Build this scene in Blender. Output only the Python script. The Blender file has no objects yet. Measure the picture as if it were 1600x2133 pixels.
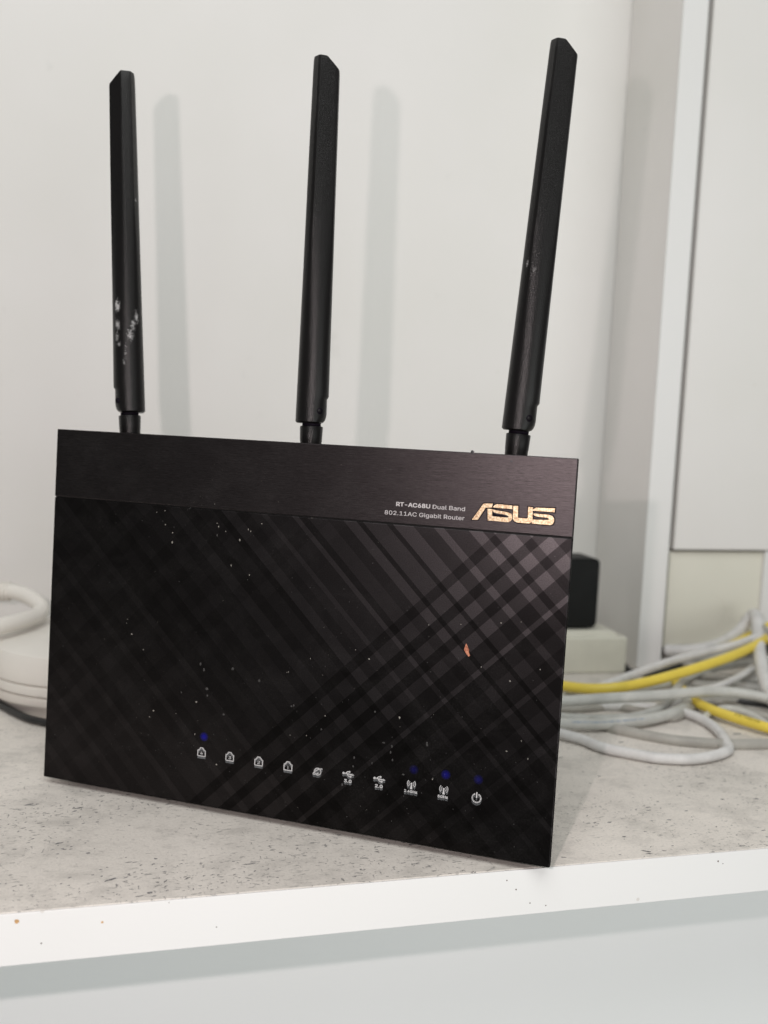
import bpy, bmesh, math, random
from mathutils import Vector, Matrix
from mathutils.geometry import tessellate_polygon

# ------------------------------------------------------------------ camera
scene = bpy.context.scene
COL = scene.collection
CAM = Vector((-0.1615875, -0.3247804, 0.1674763))
R_ = Vector((0.96229347, -0.26826212, 0.04501906))
U_ = Vector((-0.01639231, 0.10801147, 0.99401449))
F_ = Vector((0.27151901, 0.95727162, -0.0995413))
FPX = 2100.73
cd = bpy.data.cameras.new('camera')
cam = bpy.data.objects.new('camera', cd)
COL.objects.link(cam)
cam.matrix_world = Matrix(((R_.x, U_.x, -F_.x, CAM.x), (R_.y, U_.y, -F_.y, CAM.y), (R_.z, U_.z, -F_.z, CAM.z), (0, 0, 0, 1)))
cd.sensor_fit = 'HORIZONTAL'
cd.sensor_width = 36.0
cd.lens = FPX / 1600 * 36.0
cd.clip_start = 0.01
cd.clip_end = 30
cd.dof.use_dof = True
cd.dof.focus_distance = 0.385
cd.dof.aperture_fstop = cd.lens / 3.9
scene.camera = cam

# ------------------------------------------------------------------ light
world = bpy.data.worlds.new('World')
scene.world = world
world.use_nodes = True
world.node_tree.nodes['Background'].inputs[0].default_value = (0.97, 1.0, 0.99, 1)
world.node_tree.nodes['Background'].inputs[1].default_value = 0.15


def lamp(name, kind, loc, energy, color, **kw):
    d = bpy.data.lights.new(name, kind)
    d.energy = energy
    d.color = color
    for k, v in kw.items():
        setattr(d, k, v)
    o = bpy.data.objects.new(name, d)
    COL.objects.link(o)
    o.location = loc
    return o


# the phone's own flash, a few centimetres left of its lens
lamp('phone_flash', 'POINT', (-0.218, -0.30, 0.197), 2.85, (1.0, 0.875, 0.865), shadow_soft_size=0.0035)
# ceiling light of the room, in front of and above the shelf
cl = lamp('ceiling_light', 'AREA', (-0.35, -0.9, 1.55), 20.0, (0.98, 1.0, 0.975), shape='RECTANGLE', size=1.3, size_y=1.0)
cl.rotation_euler = (Vector((0, 0.1, 0.1)) - cl.location).to_track_quat('-Z', 'Y').to_euler()
# unseen soft fill added at front right, low to reach under the shelf
lf = lamp('low_front_fill', 'AREA', (0.65, -1.65, -0.50), 21.5, (0.962, 1.0, 0.968), shape='RECTANGLE', size=1.5, size_y=2.0)
lf.rotation_euler = (Vector((0, 0.1, 0.1)) - lf.location).to_track_quat('-Z', 'Y').to_euler()
scene.view_settings.view_transform = 'Standard'
scene.view_settings.look = 'None'
scene.view_settings.exposure = 0.0
scene.view_settings.gamma = 1.0
scene.render.filter_size = 1.15

# ------------------------------------------------------------------ measures
H3 = ((0.23833918, 0.00923028637, -36.614238), (0.037459372, -0.206124606, 329.894686), (0.000173432846, -2.84488e-05, 1.0))
O = Vector((-0.09156679, 0.06095509, 0.0))       # middle of the router's front edge, on the shelf
YAW, LEAN, Z0 = -0.58732611, 0.04504466, 0.003
WALL_Y, POST_X, POST_Y, POST_W = 0.34714, 0.193898, 0.27757, 0.0180
SHELF_Y, THICK = 0.00772, 0.01794


def fuv(x, y):
    """measured point on the router face -> local metres (x from the middle, z from the bottom edge)"""
    q = [r[0] * x + r[1] * y + r[2] for r in H3]
    return (q[0] / q[2] - 110.0) / 1000.0, q[1] / q[2] / 1000.0


def at(x, y, axis, value):
    """measured sight line -> the real point where it meets the plane axis = value"""
    d = F_ + R_ * ((x - 800) / FPX) - U_ * ((y - 1066.5) / FPX)
    t = (value - CAM[axis]) / d[axis]
    return CAM + d * t


# ------------------------------------------------------------------ node helpers
def new_mat(name):
    m = bpy.data.materials.new(name)
    m.use_nodes = True
    nt = m.node_tree
    return m, nt, nt.nodes['Principled BSDF']


def nd(nt, kind, **kw):
    n = nt.nodes.new(kind)
    for k, v in kw.items():
        if k.startswith('i_'):
            key = k[2:]
            key = int(key) if key.isdigit() else key.replace('_', ' ')
            n.inputs[key].default_value = v
        else:
            setattr(n, k, v)
    return n


def lk(nt, a, b):
    nt.links.new(a, b)


def math_n(nt, op, a, b=None, c=None, clamp=False):
    n = nt.nodes.new('ShaderNodeMath')
    n.operation = op
    n.use_clamp = clamp
    for i, v in enumerate((a, b, c)):
        if v is None:
            continue
        if isinstance(v, (int, float)):
            n.inputs[i].default_value = v
        else:
            lk(nt, v, n.inputs[i])
    return n.outputs[0]


def coords(nt, scale=(1, 1, 1), rot=(0, 0, 0), loc=(0, 0, 0)):
    tc = nt.nodes.new('ShaderNodeTexCoord')
    mp = nt.nodes.new('ShaderNodeMapping')
    mp.inputs['Scale'].default_value = scale
    mp.inputs['Rotation'].default_value = rot
    mp.inputs['Location'].default_value = loc
    lk(nt, tc.outputs['Object'], mp.inputs['Vector'])
    return mp.outputs[0]


def noise(nt, vec, scale, detail=3, rough=0.5, dist=0.0):
    n = nt.nodes.new('ShaderNodeTexNoise')
    n.inputs['Scale'].default_value = scale
    n.inputs['Detail'].default_value = detail
    n.inputs['Roughness'].default_value = rough
    n.inputs['Distortion'].default_value = dist
    lk(nt, vec, n.inputs['Vector'])
    return n.outputs['Fac']


def ramp(nt, fac, stops, interp='LINEAR'):
    r = nt.nodes.new('ShaderNodeValToRGB')
    cr = r.color_ramp
    cr.interpolation = interp
    while len(cr.elements) < len(stops):
        cr.elements.new(0.5)
    for e, (p, c) in zip(cr.elements, stops):
        e.position = p
        e.color = (c, c, c, 1) if isinstance(c, (int, float)) else (*c, 1)
    lk(nt, fac, r.inputs[0])
    return r.outputs[0]


def mixc(nt, fac, a, b, blend='MIX'):
    n = nt.nodes.new('ShaderNodeMix')
    n.data_type = 'RGBA'
    n.blend_type = blend
    for i, v in ((0, fac), (6, a), (7, b)):
        if isinstance(v, (int, float)):
            n.inputs[i].default_value = v
        elif isinstance(v, tuple):
            n.inputs[i].default_value = (*v, 1)
        else:
            lk(nt, v, n.inputs[i])
    return n.outputs[2]


def bump(nt, h, strength, dist):
    b = nt.nodes.new('ShaderNodeBump')
    b.inputs['Strength'].default_value = strength
    b.inputs['Distance'].default_value = dist
    lk(nt, h, b.inputs['Height'])
    return b.outputs[0]


def plain(name, col, rough=0.5, spec=0.5, metal=0.0, var=0.06, vscale=60, bstr=0.0, bscale=900, bdist=0.0002):
    m, nt, p = new_mat(name)
    v = coords(nt)
    f = noise(nt, v, vscale, 4, 0.6)
    dark = tuple(c * (1 - var) for c in col)
    lite = tuple(min(1, c * (1 + var)) for c in col)
    lk(nt, ramp(nt, f, [(0.3, dark), (0.7, lite)]), p.inputs['Base Color'])
    p.inputs['Roughness'].default_value = rough
    p.inputs['Specular IOR Level'].default_value = spec
    p.inputs['Metallic'].default_value = metal
    if bstr:
        lk(nt, bump(nt, noise(nt, v, bscale, 2), bstr, bdist), p.inputs['Normal'])
    return m


# painted board: faint yellowing, smudges, orange peel
def paint(name, col, dirt=0.05, spots=0.0, rough=0.45):
    m, nt, p = new_mat(name)
    v = coords(nt)
    big = noise(nt, v, 7, 4, 0.55)
    c1 = mixc(nt, ramp(nt, big, [(0.35, 0.0), (0.7, 1.0)]), col, tuple(c * k for c, k in zip(col, (1 - dirt, 1 - dirt * 0.9, 1 - dirt * 1.3))))
    if spots:
        sm = noise(nt, coords(nt, (1, 1, 0.7)), 38, 3, 0.6)
        c1 = mixc(nt, math_n(nt, 'MULTIPLY', ramp(nt, sm, [(0.70, 0.0), (0.78, 1.0)]), spots), c1, (0.42, 0.41, 0.38))
        vo = nt.nodes.new('ShaderNodeTexVoronoi')
        vo.inputs['Scale'].default_value = 34
        lk(nt, v, vo.inputs['Vector'])
        c1 = mixc(nt, math_n(nt, 'MULTIPLY', ramp(nt, vo.outputs['Distance'], [(0.018, 1.0), (0.03, 0.0)]), min(1, spots * 1.4)), c1, (0.33, 0.25, 0.17))
    lk(nt, c1, p.inputs['Base Color'])
    p.inputs['Roughness'].default_value = rough
    p.inputs['Specular IOR Level'].default_value = 0.3
    lk(nt, bump(nt, noise(nt, v, 420, 3), 0.12, 0.0003), p.inputs['Normal'])
    return m


M = {}
M['wall'] = paint('wall_laminate', (0.742, 0.720, 0.706), 0.04, 0.16)
M['edge'] = paint('white_edge', (0.745, 0.735, 0.73), 0.02, 0.20, 0.35)
M['post'] = paint('white_board', (0.82, 0.795, 0.775), 0.05, 0.35)
M['cabinet'] = paint('cabinet_white', (0.84, 0.845, 0.85), 0.02, 0.06)
M['cream'] = paint('cream_cover', (0.71, 0.69, 0.61), 0.08, 0.22)
M['cream_block'] = plain('aged_cream_plastic', (0.66, 0.64, 0.555), 0.45, 0.35, var=0.06, vscale=40, bstr=0.1)
M['gap'] = plain('shadow_gap_brown', (0.10, 0.075, 0.06), 0.9, 0.1, var=0.3)
M['white_plastic'] = plain('warm_white_plastic', (0.74, 0.71, 0.66), 0.40, 0.4, var=0.03, vscale=30)
M['white_plastic_b'] = plain('warm_white_base_plastic', (0.68, 0.64, 0.59), 0.45, 0.4, var=0.03, vscale=30)
M['black_soft'] = plain('black_adapter_plastic', (0.0075, 0.008, 0.008), 0.5, 0.15, var=0.2)
M['black_cord'] = plain('black_cord', (0.02, 0.02, 0.02), 0.45, 0.4, var=0.2)
M['body'] = plain('black_housing', (0.010, 0.0095, 0.0095), 0.55, 0.3, var=0.2, bstr=0.2)
M['foot'] = plain('brown_black_foot', (0.035, 0.022, 0.018), 0.7, 0.2, var=0.3)
M['dark_rim'] = plain('dark_outline', (0.006, 0.004, 0.008), 0.7, 0.1, var=0.2)
M['print'] = plain('grey_print', (0.50, 0.47, 0.475), 0.6, 0.2, var=0.08, vscale=700)
M['icon'] = plain('icon_print', (0.52, 0.51, 0.515), 0.6, 0.2, var=0.1, vscale=900)
M['ghost'] = plain('icon_ghost_reflection', (0.11, 0.115, 0.12), 0.7, 0.2, var=0.2, vscale=900)  # dim grey for the painted ghost reflection under each icon
M['dust'] = plain('pale_dust', (0.21, 0.195, 0.175), 0.9, 0.1, var=0.5, vscale=300)
M['dust2'] = plain('faint_dust', (0.055, 0.053, 0.052), 0.9, 0.1, var=0.5, vscale=300)
M['dark_drop'] = plain('dark_drip', (0.006, 0.006, 0.009), 0.35, 0.5, var=0.2)
M['tan'] = plain('tan_splash', (0.50, 0.30, 0.14), 0.7, 0.2, var=0.3, vscale=500)

# chewed, scuffed shelf top
m, nt, p = new_mat('worn_cream_shelf')
v = coords(nt)
big = noise(nt, v, 9, 5, 0.6, 0.4)
c = mixc(nt, ramp(nt, big, [(0.30, 0.0), (0.72, 1.0)]), (0.80, 0.75, 0.695), (0.61, 0.575, 0.53))
mid = noise(nt, coords(nt, (1, 1.2, 1), (0, 0, 0.5)), 48, 6, 0.68, 0.3)
c = mixc(nt, math_n(nt, 'MULTIPLY', ramp(nt, mid, [(0.48, 0.0), (0.72, 1.0)]), 0.45), c, (0.30, 0.285, 0.265))
area = ramp(nt, noise(nt, v, 17, 3, 0.55), [(0.43, 0.0), (0.60, 1.0)])
s1 = noise(nt, coords(nt, (1.0, 2.6, 1), (0, 0, 0.35)), 330, 3, 0.55, 0.6)
s2 = noise(nt, coords(nt, (3.0, 1.0, 1), (0, 0, -0.9)), 260, 3, 0.55, 0.5)
marks = math_n(nt, 'MAXIMUM', ramp(nt, s1, [(0.61, 0.0), (0.66, 1.0)]), ramp(nt, s2, [(0.655, 0.0), (0.70, 1.0)]))
s3 = noise(nt, coords(nt, (1.0, 3.2, 1), (0, 0, 0.6)), 120, 5, 0.62, 0.9)
marks = math_n(nt, 'MAXIMUM', marks, ramp(nt, s3, [(0.675, 0.0), (0.70, 1.0)]))
marks = math_n(nt, 'MULTIPLY', marks, math_n(nt, 'MULTIPLY_ADD', area, 0.75, 0.25))
c = mixc(nt, math_n(nt, 'MULTIPLY', marks, 0.8), c, (0.14, 0.14, 0.145))
grain = noise(nt, v, 900, 3, 0.6)
c = mixc(nt, 0.55, c, mixc(nt, ramp(nt, grain, [(0.3, 0.80), (0.7, 1.10)]), (0, 0, 0), c, 'MIX'))
lk(nt, c, p.inputs['Base Color'])
p.inputs['Roughness'].default_value = 0.62
p.inputs['Specular IOR Level'].default_value = 0.25
hh = math_n(nt, 'SUBTRACT', math_n(nt, 'ADD', mid, math_n(nt, 'MULTIPLY', grain, 0.35)), math_n(nt, 'MULTIPLY', marks, 0.7))
lk(nt, bump(nt, hh, 0.45, 0.0006), p.inputs['Normal'])
M['shelf'] = m

def sheen(m, nt, p, rough):
    """printed or anodised black skin: a satin sheen over a near black ground"""
    col = p.inputs['Base Color'].links[0].from_socket
    nrm = p.inputs['Normal'].links[0].from_socket
    gl = nt.nodes.new('ShaderNodeBsdfAnisotropic')
    gl.distribution = 'BECKMANN'
    lk(nt, col, gl.inputs['Color'])
    gl.inputs['Roughness'].default_value = rough
    lk(nt, nrm, gl.inputs['Normal'])
    df = nt.nodes.new('ShaderNodeBsdfDiffuse')
    film = noise(nt, coords(nt, (1, 1, 1.3), (0, 0.5, 0)), 42, 6, 0.72, 0.6)
    dots = noise(nt, coords(nt), 1500, 2, 0.5)
    fl = math_n(nt, 'MULTIPLY', ramp(nt, film, [(0.45, 0.0), (0.78, 1.0)]), math_n(nt, 'MULTIPLY_ADD', ramp(nt, dots, [(0.45, 0.0), (0.7, 1.0)]), 1.0, 0.35))
    lk(nt, mixc(nt, fl, (0.0020, 0.0019, 0.0017), (0.0115, 0.0108, 0.0105)), df.inputs['Color'])
    # a tight lobe and a wide one: satin lacquer over grain
    g2 = nt.nodes.new('ShaderNodeBsdfAnisotropic')
    g2.distribution = 'BECKMANN'
    lk(nt, col, g2.inputs['Color'])
    g2.inputs['Roughness'].default_value = rough + 0.16
    lk(nt, nrm, g2.inputs['Normal'])
    mx = nt.nodes.new('ShaderNodeMixShader')
    mx.inputs[0].default_value = 0.42
    lk(nt, gl.outputs[0], mx.inputs[1])
    lk(nt, g2.outputs[0], mx.inputs[2])
    ad = nt.nodes.new('ShaderNodeAddShader')
    lk(nt, mx.outputs[0], ad.inputs[0])
    lk(nt, df.outputs[0], ad.inputs[1])
    lk(nt, ad.outputs[0], nt.nodes['Material Output'].inputs['Surface'])
    nt.nodes.remove(p)


# brushed black aluminium band: fine horizontal lines
m, nt, p = new_mat('brushed_black_metal')
l1 = noise(nt, coords(nt, (10, 1, 900)), 6, 4, 0.7)
l2 = noise(nt, coords(nt, (110, 1, 2600)), 2.6, 4, 0.8)
ln = math_n(nt, 'MULTIPLY_ADD', l2, 0.95, math_n(nt, 'MULTIPLY_ADD', l1, 0.5, -0.20))
lk(nt, ramp(nt, ln, [(0.30, (0.020, 0.0172, 0.018)), (0.50, (0.045, 0.039, 0.0405)), (0.78, (0.084, 0.073, 0.076))]), p.inputs['Base Color'])
lk(nt, bump(nt, ln, 0.25, 0.0001), p.inputs['Normal'])
sheen(m, nt, p, 0.37)
M['brushed'] = m

# plaid of matt and glossy stripes crossing at 45 degrees
m, nt, p = new_mat('plaid_black_panel')
tc = nt.nodes.new('ShaderNodeTexCoord')
sp = nt.nodes.new('ShaderNodeSeparateXYZ')
lk(nt, tc.outputs['Object'], sp.inputs[0])
u = math_n(nt, 'MULTIPLY_ADD', sp.outputs[0], 1000.0, 110.0)
w = math_n(nt, 'MULTIPLY', sp.outputs[2], 1000.0)
a_ = math_n(nt, 'ADD', u, w)
b_ = math_n(nt, 'SUBTRACT', u, w)


def bands(val, lo, hi, stops):
    """brightness steps along one diagonal; a chain of up to 32-stop ramps"""
    f = math_n(nt, 'DIVIDE', math_n(nt, 'SUBTRACT', val, lo), hi - lo, clamp=True)
    parts = [stops[:30], stops[30:]] if len(stops) > 30 else [stops]
    outs = [ramp(nt, f, [((s - lo) / (hi - lo), q) for s, q in pr], 'CONSTANT') for pr in parts]
    if len(outs) == 1:
        return outs[0]
    sw = math_n(nt, 'GREATER_THAN', f, (stops[30][0] - lo) / (hi - lo))
    return mixc(nt, sw, outs[0], outs[1])


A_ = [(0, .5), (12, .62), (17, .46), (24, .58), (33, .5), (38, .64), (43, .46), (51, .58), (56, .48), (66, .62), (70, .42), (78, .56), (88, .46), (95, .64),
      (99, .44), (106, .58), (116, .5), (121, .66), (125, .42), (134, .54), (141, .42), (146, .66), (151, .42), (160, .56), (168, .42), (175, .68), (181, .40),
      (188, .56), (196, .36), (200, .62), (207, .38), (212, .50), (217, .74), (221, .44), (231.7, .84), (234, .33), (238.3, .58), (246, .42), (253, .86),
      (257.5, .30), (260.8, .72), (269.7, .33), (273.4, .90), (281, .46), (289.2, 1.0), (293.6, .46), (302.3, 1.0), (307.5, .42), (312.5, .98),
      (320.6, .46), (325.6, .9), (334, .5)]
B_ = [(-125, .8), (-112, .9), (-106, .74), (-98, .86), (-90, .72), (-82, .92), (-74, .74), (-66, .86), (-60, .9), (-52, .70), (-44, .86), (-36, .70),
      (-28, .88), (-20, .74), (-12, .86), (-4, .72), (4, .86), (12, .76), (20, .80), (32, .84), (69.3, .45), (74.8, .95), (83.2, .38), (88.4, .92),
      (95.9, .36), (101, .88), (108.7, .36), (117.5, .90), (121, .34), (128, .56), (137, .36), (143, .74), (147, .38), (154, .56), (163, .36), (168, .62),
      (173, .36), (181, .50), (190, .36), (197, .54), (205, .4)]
B_ = [(q, lv * (0.78 if q >= 121 else 1.0)) for q, lv in B_]  # fading sheen painted in: stripes dimmed towards the lower right
A_ = [(q, lv * (0.60 if q < 150 else 0.75 if q < 200 else 1.0)) for q, lv in A_]  # highlight falloff painted into the levels: dimmer towards the lower left
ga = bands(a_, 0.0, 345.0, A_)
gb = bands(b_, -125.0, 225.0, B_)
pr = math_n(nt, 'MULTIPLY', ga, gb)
# greasy, wiped patches dull the print a little
wipe = noise(nt, coords(nt, (1, 1, 1), (0, 0.6, 0)), 26, 4, 0.6, 0.4)
fine = noise(nt, coords(nt), 2400, 2, 0.6)
pr = math_n(nt, 'MULTIPLY', pr, math_n(nt, 'MULTIPLY_ADD', fine, 1.1, 0.45))
cc = nd(nt, 'ShaderNodeCombineColor')
lk(nt, math_n(nt, 'MULTIPLY_ADD', pr, 0.088, 0.0006), cc.inputs[0])
lk(nt, math_n(nt, 'MULTIPLY_ADD', pr, 0.078, 0.0006), cc.inputs[1])
lk(nt, math_n(nt, 'MULTIPLY_ADD', pr, 0.082, 0.0006), cc.inputs[2])
lk(nt, cc.outputs[0], p.inputs['Base Color'])
lk(nt, bump(nt, fine, 0.15, 0.00008), p.inputs['Normal'])
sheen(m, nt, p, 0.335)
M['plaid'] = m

# grained black antenna plastic, with optional white scuffs
SCUFFS = []
for sx_, sz_, rx_, rz_, cut_ in ((-0.0044, 0.0452, 0.0012, 0.0022, -0.15), (-0.0044, 0.0375, 0.0013, 0.0022, 0.15), (-0.0046, 0.0320, 0.0010, 0.0024, 0.3), (-0.0038, 0.0292, 0.0009, 0.0010, 0.2),
                                 (0.0036, 0.0405, 0.0011, 0.0028, 0.25), (0.0022, 0.0372, 0.0012, 0.0026, 0.3), (0.0008, 0.0330, 0.0015, 0.0024, 0.25), (-0.0012, 0.0255, 0.0007, 0.0034, 0.55),
                                 (-0.0020, 0.0215, 0.0006, 0.0028, 0.6), (0.0045, 0.0905, 0.0008, 0.0010, 0.4)):
    # across 0 is the line facing the camera, 20 degrees right of the router's own front
    an_ = math.radians(-90 + 33 + math.degrees(math.asin(max(-0.95, min(0.95, sx_ / 0.0062)))) - 207)
    SCUFFS.append(((0.0061 * math.cos(an_), 0.0058 * math.sin(an_), sz_), (rx_ * 1.25, rx_ * 1.25, rz_ * 1.35), cut_))


def antenna_mat(name, scuffs=()):
    m, nt, p = new_mat(name)
    v = coords(nt)
    g = noise(nt, v, 2300, 2, 0.7)
    fib = ramp(nt, noise(nt, coords(nt, (1, 1, 0.35), (0.3, 0.2, 0)), 700, 3, 0.6, 1.2), [(0.755, 0.0), (0.80, 1.0)])
    c = mixc(nt, math_n(nt, 'MULTIPLY', fib, 0.35), (0.0050, 0.0043, 0.0043), (0.14, 0.14, 0.13))
    tot = None
    tc = nt.nodes.new('ShaderNodeTexCoord')
    for ce, ra, cut in scuffs:
        mp = nt.nodes.new('ShaderNodeMapping')
        mp.vector_type = 'TEXTURE'
        mp.inputs['Location'].default_value = ce
        mp.inputs['Scale'].default_value = ra
        lk(nt, tc.outputs['Object'], mp.inputs['Vector'])
        ln_ = nt.nodes.new('ShaderNodeVectorMath')
        ln_.operation = 'LENGTH'
        lk(nt, mp.outputs[0], ln_.inputs[0])
        e = math_n(nt, 'SUBTRACT', 1.95 - cut * 0.35, math_n(nt, 'ADD', math_n(nt, 'MULTIPLY', ln_.outputs['Value'], 0.75), math_n(nt, 'MULTIPLY', noise(nt, v, 1100, 4, 0.75, 0.8), 2.6)))
        e = math_n(nt, 'MULTIPLY', e, 1.3, clamp=True)
        e = math_n(nt, 'MULTIPLY', e, 1.0 - cut * 0.7)
        tot = e if tot is None else math_n(nt, 'MAXIMUM', tot, e)
    if tot is not None:
        c = mixc(nt, tot, c, (0.50, 0.49, 0.49))
    lk(nt, c, p.inputs['Base Color'])
    p.inputs['Roughness'].default_value = 0.29
    p.inputs['Specular IOR Level'].default_value = 0.32
    lk(nt, bump(nt, g, 0.6, 0.0002), p.inputs['Normal'])
    return m


M['antenna'] = antenna_mat('grained_black_plastic')
M['antenna_scuffed'] = antenna_mat('grained_black_plastic_scuffed', SCUFFS)

_an = math.radians(-90 + 10 + math.degrees(math.asin(-0.66)) - 11)
M['antenna_scratched'] = antenna_mat('grained_black_plastic_scratched', [((0.0060 * math.cos(_an), 0.0056 * math.sin(_an), 0.0620), (0.0010, 0.0010, 0.0030), 0.55),
                                     ((0.0056 * math.cos(_an + .5), 0.0054 * math.sin(_an + .5), 0.0600), (0.0009, 0.0009, 0.0016), 0.6)])

# worn gold letters
m, nt, p = new_mat('worn_gold')
v = coords(nt)
g = noise(nt, v, 1500, 3, 0.6)
lk(nt, ramp(nt, g, [(0.28, (0.24, 0.14, 0.09)), (0.42, (0.50, 0.35, 0.22)), (0.56, (0.66, 0.51, 0.34)), (0.72, (0.86, 0.75, 0.60))]), p.inputs['Base Color'])
p.inputs['Metallic'].default_value = 0.85
p.inputs['Roughness'].default_value = 0.42
lk(nt, bump(nt, g, 0.35, 0.0002), p.inputs['Normal'])
M['gold'] = m

m, nt, p = new_mat('rust_paint_chip')
g = noise(nt, coords(nt), 1300, 4, 0.7)
lk(nt, ramp(nt, g, [(0.35, (0.22, 0.06, 0.03)), (0.6, (0.55, 0.22, 0.13)), (0.75, (0.70, 0.42, 0.32))]), p.inputs['Base Color'])
p.inputs['Roughness'].default_value = 0.8
M['rust'] = m


def led_mat(name, strength):
    """blue status lamp glowing through the black skin: its glow fades to its rim"""
    m, nt, p = new_mat(name)
    tc = nt.nodes.new('ShaderNodeTexCoord')
    l = nt.nodes.new('ShaderNodeVectorMath')
    l.operation = 'LENGTH'
    lk(nt, tc.outputs['Object'], l.inputs[0])
    f = ramp(nt, math_n(nt, 'MULTIPLY', l.outputs['Value'], 1000 / 2.2), [(0.20, 1.0), (0.55, 0.5), (0.95, 0.0)], 'EASE')
    em = nt.nodes.new('ShaderNodeEmission')
    em.inputs['Color'].default_value = (0.018, 0.018, 1.0, 1)
    lk(nt, math_n(nt, 'MULTIPLY', f, strength), em.inputs['Strength'])
    tr = nt.nodes.new('ShaderNodeBsdfTransparent')
    ad = nt.nodes.new('ShaderNodeAddShader')
    lk(nt, em.outputs[0], ad.inputs[0])
    lk(nt, tr.outputs[0], ad.inputs[1])
    lk(nt, ad.outputs[0], nt.nodes['Material Output'].inputs['Surface'])
    nt.nodes.remove(p)
    return m


def cable_mat(name, col, rough=0.45, dirt=0.12):
    m, nt, p = new_mat(name)
    v = coords(nt)
    f = noise(nt, v, 60, 5, 0.65)
    lk(nt, mixc(nt, ramp(nt, f, [(0.40, 0.0), (0.75, 1.0)]), col, tuple(c * (1 - dirt * 2.2) for c in col)), p.inputs['Base Color'])
    p.inputs['Roughness'].default_value = rough
    p.inputs['Specular IOR Level'].default_value = 0.4
    return m


M['c_white'] = cable_mat('white_cable', (0.70, 0.69, 0.68))
M['c_grey'] = cable_mat('pale_grey_cable', (0.56, 0.56, 0.53))
M['c_dim'] = cable_mat('dusty_grey_cable', (0.40, 0.385, 0.35))
M['c_yellow'] = cable_mat('yellow_cable', (0.80, 0.62, 0.09), 0.4, 0.05)
M['ink_black'] = plain('black_cable_ink', (0.03, 0.025, 0.01), 0.6, 0.2)
M['ink_blue'] = plain('blue_cable_ink', (0.16, 0.24, 0.38), 0.6, 0.2)


# the grotesque face that ships with Blender, if it is there
SANS = None
try:
    import os
    SANS = bpy.data.fonts.load(os.path.join(bpy.utils.system_resource('DATAFILES'), 'fonts', 'Inter.woff2'))
except Exception:
    SANS = None

# ------------------------------------------------------------------ object helpers
def link(name, me, mat=None, parent=None):
    o = bpy.data.objects.new(name, me)
    COL.objects.link(o)
    if mat is not None and me is not None and not me.materials:
        me.materials.append(mat)
    if parent is not None:
        o.parent = parent
    return o


def tag(o, label=None, cat=None, group=None, kind=None):
    for k, v in (('label', label), ('category', cat), ('group', group), ('kind', kind)):
        if v:
            o[k] = v
    return o


def empty(name, loc=(0, 0, 0), rz=0.0):
    o = bpy.data.objects.new(name, None)
    o.empty_display_size = 0.02
    COL.objects.link(o)
    o.location = loc
    o.rotation_euler = (0, 0, rz)
    return o


def mesh(bm, name, smooth=False):
    bmesh.ops.recalc_face_normals(bm, faces=bm.faces)
    me = bpy.data.meshes.new(name)
    bm.to_mesh(me)
    bm.free()
    if smooth:
        for f in me.polygons:
            f.use_smooth = True
    return me


def box(lo, hi, bev=0.0, seg=2, name='box'):
    bm = bmesh.new()
    bmesh.ops.create_cube(bm, size=1.0)
    for vt in bm.verts:
        vt.co = Vector([(lo[i] + hi[i]) / 2 + vt.co[i] * (hi[i] - lo[i]) for i in range(3)])
    if bev:
        bmesh.ops.bevel(bm, geom=list(bm.edges), offset=bev, segments=seg, profile=0.5, affect='EDGES')
    return mesh(bm, name)


def loft(rings, cap=True, name='loft', smooth=True, closed=False):
    bm = bmesh.new()
    vs = [[bm.verts.new(q) for q in r] for r in rings]
    n = len(rings[0])
    pairs = list(zip(vs, vs[1:])) + ([(vs[-1], vs[0])] if closed else [])
    for a, b in pairs:
        for i in range(n):
            j = (i + 1) % n
            bm.faces.new((a[i], a[j], b[j], b[i]))
    if cap and not closed:
        bm.faces.new(vs[0][::-1])
        bm.faces.new(vs[-1])
    return mesh(bm, name, smooth)


def auto_smooth(o, deg=35):
    me = o.data
    for f in me.polygons:
        f.use_smooth = True
    bm = bmesh.new()
    bm.from_mesh(me)
    lim = math.radians(deg)
    bm.faces.ensure_lookup_table()
    tot = sum(f.calc_area() for f in bm.faces)
    if len(bm.faces) < 400:
        for f in bm.faces:
            if f.calc_area() > 0.05 * tot:
                f.smooth = False
    for e in bm.edges:
        if len(e.link_faces) == 2 and e.calc_face_angle(0) > lim:
            e.smooth = False
    bm.to_mesh(me)
    bm.free()
    return o


def spline(pts, per=10):
    out = []
    P = [Vector(q) for q in pts]
    P = [P[0] * 2 - P[1]] + P + [P[-1] * 2 - P[-2]]
    for i in range(1, len(P) - 2):
        for k in range(per):
            t = k / per
            p0, p1, p2, p3 = P[i - 1:i + 3]
            out.append(0.5 * ((2 * p1) + (-p0 + p2) * t + (2 * p0 - 5 * p1 + 4 * p2 - p3) * t * t + (-p0 + 3 * p1 - 3 * p2 + p3) * t ** 3))
    out.append(P[-2].copy())
    return out


def tube(pts, r, seg=14, per=10, name='tube', rfun=None):
    path = spline(pts, per)
    rings = []
    up = Vector((0, 0, 1))
    for i, q in enumerate(path):
        t = (path[min(i + 1, len(path) - 1)] - path[max(i - 1, 0)]).normalized()
        s = t.cross(up)
        if s.length < 1e-4:
            s = Vector((1, 0, 0))
        s.normalize()
        n = s.cross(t).normalized()
        rr = rfun(i, len(path)) if rfun else r
        rings.append([q + s * math.cos(k * 2 * math.pi / seg) * rr + n * math.sin(k * 2 * math.pi / seg) * rr for k in range(seg)])
    return loft(rings, True, name), path


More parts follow.
